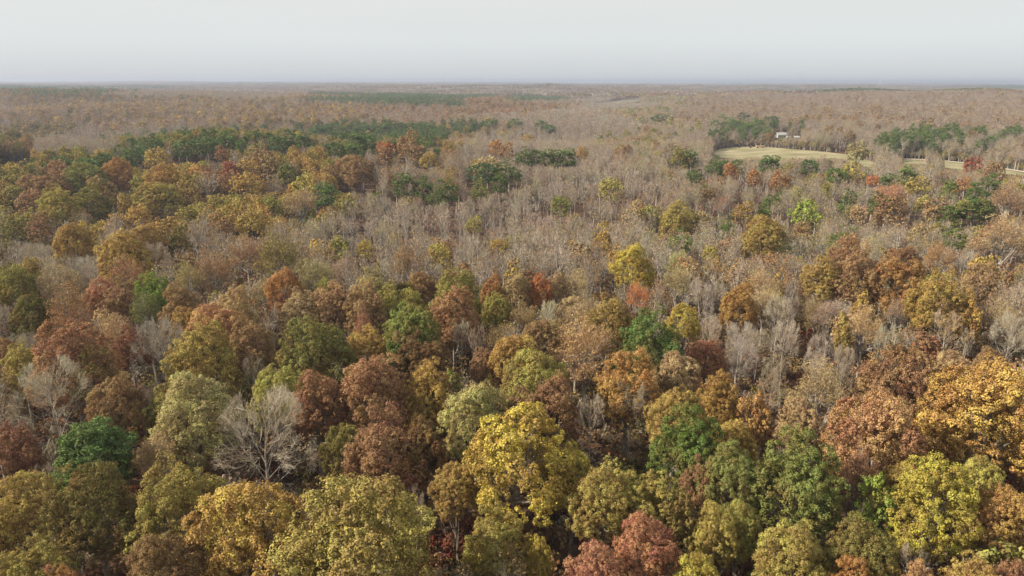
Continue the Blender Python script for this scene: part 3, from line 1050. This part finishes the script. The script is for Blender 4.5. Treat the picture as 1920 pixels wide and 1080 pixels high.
print('heroes', len(rows), 'picked', len(picked), 'rest', len(rest), 'leafy', n_leaf, 'bare', n_bare)

# ------------------------------------------------------------------ labels: what each looks like and which well-marked tree it stands by
marks = [q for q in rows if q['nick']]
LM = [(q['px'], q['py'] + q['w'] * .35, q['nick'], q) for q in marks]
LM += [(1475, 262, 'the white farmhouse', None), (1440, 288, 'the pale mown field', None)]
used = set()
SHAPE = {'oak': 'round-crowned tree', 'loose': 'open-crowned tree', 'thin': 'thin-leaved tree', 'narrow': 'narrow tree', 'pine': 'pine',
         'bare': 'spreading bare tree', 'slim': 'slim bare tree', 'bush': 'bush'}
SHAPE2 = {'oak': 'leafy tree', 'loose': 'leafy tree', 'thin': 'sparse tree', 'narrow': 'upright tree', 'pine': 'pine', 'bare': 'bare tree', 'slim': 'leafless tree', 'bush': 'shrub'}
CN = {'pine': 'dark green', 'bluish pine': 'bluish green', 'grey': 'grey'}
def rel(dx, dy, near):
    far = '' if near else 'far '
    if abs(dx) > 2.2 * abs(dy): return (far + 'to the left of') if dx < 0 else (far + 'to the right of')
    if abs(dy) > 2.2 * abs(dx): return (far.replace('far', 'well') + 'behind') if dy < 0 else (far.replace('far', 'well') + 'in front of')
    return far.replace('far', 'well') + ('behind' if dy < 0 else 'in front') + ' and left of' * (dx < 0) + ' and right of' * (dx >= 0)
def size_word(q):
    h = q['r']
    return 'large ' if h > 6.2 else ('small ' if h < 3.1 else '')
def make_label(q):
    if q['nick']:
        s = q['nick'][4:]
        s = s if any(w_ in s for w_ in ('tree', 'pine')) else 'tree with ' + s
        s = s if len(s.split()) > 4 else s + ' among duller neighbours'
        used.add(s); return s
    col = CN.get(q['colour'], q['colour'])
    if q['kind'] == 'pine' and 'pine' not in q['colour']: col = q['colour']
    mine = (q['px'], q['py'] + q['w'] * .35)
    c = sorted(LM, key=lambda m_: math.hypot(m_[0] - mine[0], 1.6 * (m_[1] - mine[1])))
    tries = []
    for j in range(7):
        dx, dy = mine[0] - c[j][0], mine[1] - c[j][1]
        near = math.hypot(dx, dy) < 1.6 * (q['w'] + (c[j][3]['w'] if c[j][3] else 30))
        for shp in (SHAPE, SHAPE2):
            for sw in dict.fromkeys((size_word(q), '')):
                tries.append(f"{sw}{col} {shp[q['kind']]} {rel(dx, dy, near)} {c[j][2]}")
    for s in tries:
        if len(s.split()) <= 16 and s not in used: used.add(s); return s
    for s in tries:
        for pre in ('shorter ', 'dim ', 'partly hidden ', 'lower ', 'half-screened '):
            if len((pre + s).split()) <= 16 and pre + s not in used: used.add(pre + s); return pre + s
    return tries[0]
for q in marks: q['label'] = make_label(q)
for q in rows + picked:
    if 'label' not in q: q['label'] = make_label(q)
seen_ = set()
for q in rows + picked:
    kind = q['kind']
    name = 'pine_tree' if kind == 'pine' else 'bare_tree' if kind in ('bare', 'slim') else 'bush' if kind == 'bush' else 'broadleaf_tree'
    group = {'pine_tree': 'pines among the autumn woods', 'bare_tree': 'bare trees of the woods', 'broadleaf_tree': 'autumn broadleaf trees of the woods', 'bush': 'bushes under the trees'}[name]
    put_tree(kind, q['colour'], q['x'], q['y'], q['H'], q['r'], (q['t'] < 185 or q['w'] > 60) and kind in NEAR, name, q['label'], group)

# ------------------------------------------------------------------ the rest of the woods as one mass
SRC = []      # (mesh, index)
def src_index(me):
    for i, m_ in enumerate(SRC):
        if m_ == me: return i
    SRC.append(me); return len(SRC) - 1
P_, K_, R_, S_, T_ = [], [], [], [], []
def mass(x, y, z, me, rot, scl, tint):
    P_.append((x, y, z)); K_.append(src_index(me)); R_.append(rot); S_.append(scl); T_.append((*tint, 1))
for q in rest:
    kind = q['kind']; st = MID[kind]
    e = st[fr.integers(len(st))]
    mass(q['x'], q['y'], tz(q['x'], q['y']), e[0][0], (0, 0, fr.uniform(0, 6.28)), (q['r'] / e[1], q['r'] / e[1], q['H'] / e[2]), tint_of(q['colour'], fr))
# farther off
def far_ring(d0, d1, s, store, rs):
    pts = ring(d0, d1, s)
    zz = terrain(pts[:, 0], pts[:, 1])
    ax_, ay_, _ = project(pts[:, 0], pts[:, 1], zz + 18)
    for (x, y), z, px, py in zip(pts, zz, ax_, ay_):
        if is_open(x, y): continue
        zn = zone(px, py)
        w_ = np.array([q[2] for q in zn], float).cumsum(); k = int(np.searchsorted(w_, fr.random() * w_[-1])); kind, colour, _ = zn[k]
        st = store[kind]; e = st[fr.integers(len(st))]
        f = fr.uniform(*rs); hz = fr.uniform(.72, 1.05) * (.95 if kind != 'pine' else 1.05)
        if d0 < 2000 and px > 1100:
            H2 = view_room(x, y, z, 20 * hz, 5 * f, 4)
            if not H2: continue
            f *= max(.4, H2 / (20 * hz)); hz = H2 / 20
        mass(x, y, z, e[0][0] if isinstance(e[0], tuple) else e[0], (0, 0, fr.uniform(0, 6.28)), (f, f, hz), tint_of(colour, fr))
far_ring(620, 1000, 8.2, MID, (.75, 1.1))
far_ring(1000, 2600, 9.2, FAR, (.85, 1.25))
FARCOL = {'leafy': ['mauve', 'brown', 'mauve', 'mauve', 'brownish grey', 'dark olive'], 'pine': ['pine', 'bluish pine']}
pts = np.concatenate([ring(2600, 7000, 84, .15), ring(7000, 15000, 84, .15)])
zz = terrain(pts[:, 0], pts[:, 1])
gx_ = (terrain(pts[:, 0] + 20, pts[:, 1]) - terrain(pts[:, 0] - 20, pts[:, 1])) / 40
gy_ = (terrain(pts[:, 0], pts[:, 1] + 20) - terrain(pts[:, 0], pts[:, 1] - 20)) / 40
for (x, y), z, a_, b_ in zip(pts, zz, gx_, gy_):
    if abs(x - 150) < 70 and 4480 < y < 4640: continue
    v = math.sin(x / 700 + 2) * math.sin(y / 900 + 1) + .6 * math.sin(x / 310 - y / 1200) + fr.normal() * .25
    kd = 'pine' if v > .75 else 'leafy'
    me = PATCH[kd][fr.integers(len(PATCH[kd]))]
    c = FARCOL[kd][fr.integers(len(FARCOL[kd]))]
    mass(x, y, z, me, (math.atan(b_), -math.atan(a_), 0), (1, 1, fr.uniform(.9, 1.1)), tint_of(c, fr))
# bushy edges of the open land
for ins, lo, hi in CLEAR[:3]:
    for x in np.arange(lo[0] - 24, hi[0] + 24, 4.2):
        for y in np.arange(lo[1] - 24, hi[1] + 40, 4.2):
            x_, y_ = x + fr.uniform(-1.8, 1.8), y + fr.uniform(-1.8, 1.8)
            if is_open(x_, y_) or not any(is_open(x_ + a, y_ + b) for a, b in ((18, 0), (-18, 0), (0, 20), (0, -34), (12, -14), (-12, -14))): continue
            z = tz(x_, y_); H = fr.uniform(4, 11); r = H * .32
            H2 = view_room(x_, y_, z, H, r, 1.2)
            if not H2: continue
            kd = 'bush' if H2 < 5 else ('thin' if fr.random() < .6 else 'oak')
            e = MID[kd][fr.integers(len(MID[kd]))]; r = max(1.0, min(r, H2 * .5))
            mass(x_, y_, z - .1, e[0][0], (0, 0, fr.uniform(0, 6.28)), (r / e[1], r / e[1], H2 / e[2]), tint_of(['brownish grey', 'grey-olive', 'brown', 'pinkish', 'tan', 'olive'][fr.integers(6)], fr))
# undergrowth in the gaps near by
U0 = len(P_)
und = []
for x, y in ring(40, 300, 3.6, .45):
    e = MID['bush'][fr.integers(2)]
    c = ['russet', 'brown', 'crimson', 'brownish grey', 'dark olive', 'dark brown', 'rust', 'brown'][fr.integers(8)]
    f = fr.uniform(.5, 1.1)
    und.append((x, y, tz(x, y) - .2, e[0][0], (0, 0, fr.uniform(0, 6.28)), (f, f, f * fr.uniform(.6, 1.1)), tint_of(c, fr)))

def scatter(name, recs):
    """one object whose points each carry one tree or bush"""
    srcs = []; ki = []
    for r_ in recs:
        if r_[3] not in srcs: srcs.append(r_[3])
        ki.append(srcs.index(r_[3]))
    n = len(recs)
    me = bpy.data.meshes.new(name)
    me.vertices.add(n); me.vertices.foreach_set('co', np.array([r_[:3] for r_ in recs], np.float32).reshape(-1))
    a = me.attributes.new('which', 'INT', 'POINT'); a.data.foreach_set('value', np.array(ki, np.int32))
    a = me.attributes.new('turn', 'FLOAT_VECTOR', 'POINT'); a.data.foreach_set('vector', np.array([r_[4] for r_ in recs], np.float32).reshape(-1))
    a = me.attributes.new('grow', 'FLOAT_VECTOR', 'POINT'); a.data.foreach_set('vector', np.array([r_[5] for r_ in recs], np.float32).reshape(-1))
    a = me.attributes.new('tint', 'FLOAT_COLOR', 'POINT'); a.data.foreach_set('color', np.array([(*r_[6][:3], 1) for r_ in recs], np.float32).reshape(-1))
    o = link(bpy.data.objects.new(name, me))
    ng = bpy.data.node_groups.new(name, 'GeometryNodeTree')
    ng.interface.new_socket('Geometry', in_out='INPUT', socket_type='NodeSocketGeometry')
    ng.interface.new_socket('Geometry', in_out='OUTPUT', socket_type='NodeSocketGeometry')
    n_ = ng.nodes; l_ = ng.links
    gi = n_.new('NodeGroupInput'); go = n_.new('NodeGroupOutput')
    def na(nm, tp):
        q = n_.new('GeometryNodeInputNamedAttribute'); q.data_type = tp; q.inputs['Name'].default_value = nm; return q.outputs['Attribute']
    w = na('which', 'INT'); tn = na('turn', 'FLOAT_VECTOR'); gr = na('grow', 'FLOAT_VECTOR')
    e2r = n_.new('FunctionNodeEulerToRotation'); l_.new(tn, e2r.inputs[0])
    j = n_.new('GeometryNodeJoinGeometry')
    for i, s in enumerate(srcs):
        so = bpy.data.objects.new(s.name, s)
        oi = n_.new('GeometryNodeObjectInfo'); oi.inputs['Object'].default_value = so; oi.inputs['As Instance'].default_value = True
        cmp_ = n_.new('FunctionNodeCompare'); cmp_.data_type = 'INT'; cmp_.operation = 'EQUAL'
        l_.new(w, cmp_.inputs['A']) if False else l_.new(w, [q for q in cmp_.inputs if q.name == 'A' and q.type == 'INT'][0])
        [q for q in cmp_.inputs if q.name == 'B' and q.type == 'INT'][0].default_value = i
        ip = n_.new('GeometryNodeInstanceOnPoints')
        l_.new(gi.outputs[0], ip.inputs['Points']); l_.new(cmp_.outputs[0], ip.inputs['Selection'])
        l_.new(oi.outputs['Geometry'], ip.inputs['Instance']); l_.new(e2r.outputs[0], ip.inputs['Rotation']); l_.new(gr, ip.inputs['Scale'])
        l_.new(ip.outputs[0], j.inputs[0])
    l_.new(j.outputs[0], go.inputs[0])
    md = o.modifiers.new('scatter', 'NODES'); md.node_group = ng
    o['kind'] = 'stuff'
    return o
recs = list(zip([p[0] for p in P_], [p[1] for p in P_], [p[2] for p in P_], [SRC[k] for k in K_], R_, S_, T_))
scatter('forest', recs)
scatter('undergrowth', und)
print('mass', len(recs), 'under', len(und))

# ------------------------------------------------------------------ farm and far buildings
def flat(name, c, rough=.7):
    a = tuple(v * .82 for v in c); b = tuple(min(1, v * 1.12) for v in c)
    return noise_material(name, [(.3, a), (.7, b)], 2.5, 5, rough=rough, spec=.3)
WHITE = flat('white_siding', (.42, .41, .39)); ROOF = flat('pale_metal_roof', (.36, .36, .36), .5); DARKROOF = flat('shingle_roof', (.16, .14, .13))
GLASSM = flat('window_glass', (.04, .05, .06), .15); WOOD = flat('weathered_wood', (.42, .26, .16)); BALE = flat('straw', (.50, .37, .2)); RUB = flat('tyre_rubber', (.02, .02, .02))
DOORM = flat('painted_door', (.22, .10, .07)); BRICK = flat('brick', (.30, .14, .10)); TANK = flat('tank_paint', (.80, .81, .82), .4); DARKBALE = flat('wrapped_bale', (.05, .05, .045))
def box(name, c, s, m, parent=None, rz=0):
    import bmesh
    bm = bmesh.new(); bmesh.ops.create_cube(bm, size=1)
    for v in bm.verts: v.co = Vector((v.co.x * s[0], v.co.y * s[1], v.co.z * s[2]))
    bmesh.ops.bevel(bm, geom=bm.edges[:], offset=min(s) * .06, segments=1, affect='EDGES')
    me = bpy.data.meshes.new(name); bm.to_mesh(me); bm.free(); me.materials.append(m)
    o = link(bpy.data.objects.new(name, me), parent); o.location = c; o.rotation_euler = (0, 0, rz); return o
def gable(name, L, D, z, h, over, m, parent):
    a, b = L / 2 + over, D / 2 + over; t = .18
    v = [(-a, -b, z), (a, -b, z), (a, 0, z + h), (-a, 0, z + h), (-a, b, z), (a, b, z)]
    v += [(x, y, q + t) for x, y, q in v]
    f = [(0, 1, 2, 3), (3, 2, 5, 4), (6, 9, 8, 7), (9, 10, 11, 8), (0, 6, 7, 1), (4, 5, 11, 10), (0, 3, 9, 6), (3, 4, 10, 9), (1, 7, 8, 2), (2, 8, 11, 5)]
    return mesh_obj(name, v, f, m, parent)
def walls(L, D, h, gh, m, parent):
    a, b = L / 2, D / 2
    v = [(-a, -b, -.6), (a, -b, -.6), (a, b, -.6), (-a, b, -.6), (-a, -b, h), (a, -b, h), (a, b, h), (-a, b, h), (-a, 0, h + gh), (a, 0, h + gh)]
    return mesh_obj('wall', v, [(0, 3, 2, 1), (0, 1, 5, 4), (2, 3, 7, 6), (1, 2, 6, 9, 5), (3, 0, 4, 8, 7), (4, 5, 9, 8), (6, 7, 8, 9)], m, parent)
def thing(name, label, cat, x, y, z, rz=0, group=None):
    o = link(bpy.data.objects.new(name, None)); o.location = (x, y, z); o.rotation_euler = (0, 0, rz)
    o['label'] = label; o['category'] = cat
    if group: o['group'] = group
    return o
def house(name, label, cat, px, py, L, D, h, gh, rz, roof, wins=3, door=True, chim=True, lift=0):
    x, y, t = on_level(px, py, 0)
    o = thing(name, label, cat, x, y, tz(x, y) + lift, rz)
    walls(L, D, h, gh, WHITE, o)
    rf = gable('roof', L, D, h, gh, .5, roof, o)
    if chim: box('chimney', (L * .2, D * .12, h + gh + .3), (.9, .9, 2.0), BRICK, rf)
    for i in range(wins):
        wx = -L / 2 + L * (i + .5) / wins
        if door and i == wins // 2: continue
        w = box('window', (wx, -D / 2 - .03, h * .55), (1.3, .12, 1.5), WHITE, o); box('pane', (0, -.06, 0), (1.1, .06, 1.3), GLASSM, w)
    if door:
        d = box('door', (-L / 2 + L * (wins // 2 + .5) / wins, -D / 2 - .03, 1.1), (1.1, .1, 2.1), DOORM, o); box('handle', (.4, -.08, 0), (.08, .06, .2), TANK, d)
    return o
house('farmhouse', 'white farmhouse with pale gabled roof and brick chimney among the trees behind the field', 'house', 1464, 259, 12, 8, 4.0, 2.6, .15, ROOF, 5)
house('shed', 'long low white shed right of the farmhouse', 'shed', 1486, 262, 14, 6, 2.8, 1.4, -.25, ROOF, 3, True, False)
house('shed', 'small white shed at the far right of the farmyard', 'shed', 1504, 266, 8, 6, 2.8, 1.5, .5, ROOF, 1, False, False)
house('garage', 'white garage with low roof left of the farmhouse', 'garage', 1446, 263, 8, 6.5, 2.8, 1.3, .6, ROOF, 2, False, False)
house('hilltop_house', 'tiny white house on the far wooded rise near the horizon', 'house', 1005, 162.2, 24, 14, 9, 6, .3, DARKROOF, 5, True, False)
x, y, t = on_level(1425, 278.2, 0)
wg = thing('hay_wagon', 'long low wagon with a tan load at the far edge of the pale field', 'wagon', x, y, tz(x, y) + .5, .05)
box('deck', (0, 0, .95), (9, 2.4, .22), WOOD, wg); box('load', (0, 0, 1.75), (8.4, 2.3, 1.3), BALE, wg); box('tongue', (5.3, 0, .7), (1.8, .2, .15), WOOD, wg)
def disc(name, c, r, w, m, parent):
    import bmesh
    bm = bmesh.new(); bmesh.ops.create_cone(bm, cap_ends=True, segments=24, radius1=r, radius2=r, depth=w)
    bmesh.ops.bevel(bm, geom=[e for e in bm.edges if len(e.link_faces) == 2 and abs(e.calc_face_angle(0)) > 1], offset=r * .1, segments=2, affect='EDGES')
    me = bpy.data.meshes.new(name); bm.to_mesh(me); bm.free(); me.materials.append(m)
    o = link(bpy.data.objects.new(name, me), parent); o.location = c; o.rotation_euler = (math.pi / 2, 0, 0); return o
for wx in (-3, 3):
    for wy in (-1.1, 1.1): disc('wheel', (wx, wy, .42), .45, .28, RUB, wg)
for px_, lb in ((1407, 'dark round bale just left of the hay wagon'), (1386, 'dark round bale farthest left on the field edge')):
    x, y, t = on_level(px_, 278, 0)
    b_ = disc('hay_bale', (x, y, tz(x, y) + 1.25), .9, 1.5, DARKBALE, None); b_['label'] = lb; b_['category'] = 'hay bale'; b_['group'] = 'bales on the field'
# water tower on the skyline
rv = ray(1651, 152.5); dd_ = 9000.0; x, y = rv[0] * dd_, rv[1] * dd_; z = tz(x, y)
wt = thing('water_tower', 'tiny white water tower standing on the hazy horizon', 'water tower', x, y, z)
topz = ZC + 20 - z
def lathe(name, prof, m, parent, n=24):
    v = [(r_ * math.cos(2 * math.pi * i / n), r_ * math.sin(2 * math.pi * i / n), q) for r_, q in prof for i in range(n)]
    f = [(a * n + i, a * n + (i + 1) % n, (a + 1) * n + (i + 1) % n, (a + 1) * n + i) for a in range(len(prof) - 1) for i in range(n)]
    return mesh_obj(name, v, f, m, parent, smooth=True)
lathe('tank', [(.1, topz - 14), (6, topz - 13), (10.5, topz - 9), (11.5, topz - 5), (9, topz - 1.5), (4, topz - .2), (.1, topz)], TANK, wt)
lathe('riser', [(2.4, -1), (1.6, 3), (1.6, topz - 13)], TANK, wt)
for i in range(6):
    a = i * math.pi / 3
    lg = box('leg', (8.5 * math.cos(a), 8.5 * math.sin(a), (topz - 9) / 2), (.9, .9, topz - 7), TANK, wt, a)

# ------------------------------------------------------------------ air
haze_h = ZC + 24
lowest = float(gv[:, 2].min()) - 1
B_ = 16600.0
hv = [(-B_, -B_, lowest), (B_, -B_, lowest), (B_, B_, lowest), (-B_, B_, lowest), (-B_, -B_, haze_h), (B_, -B_, haze_h), (B_, B_, haze_h), (-B_, B_, haze_h)]
hm, hn, hl = mat('haze')
ho = hn.new('ShaderNodeOutputMaterial'); hp = hn.new('ShaderNodeVolumePrincipled')
hp.inputs['Color'].default_value = (.54, .61, .78, 1); hp.inputs['Density'].default_value = 1.4e-4; hp.inputs['Anisotropy'].default_value = .2
hl.new(hp.outputs[0], ho.inputs['Volume'])
hz_o = mesh_obj('haze', hv, [(3, 2, 1, 0), (4, 5, 6, 7), (0, 1, 5, 4), (1, 2, 6, 5), (2, 3, 7, 6), (3, 0, 4, 7)], hm)
hz_o['kind'] = 'stuff'
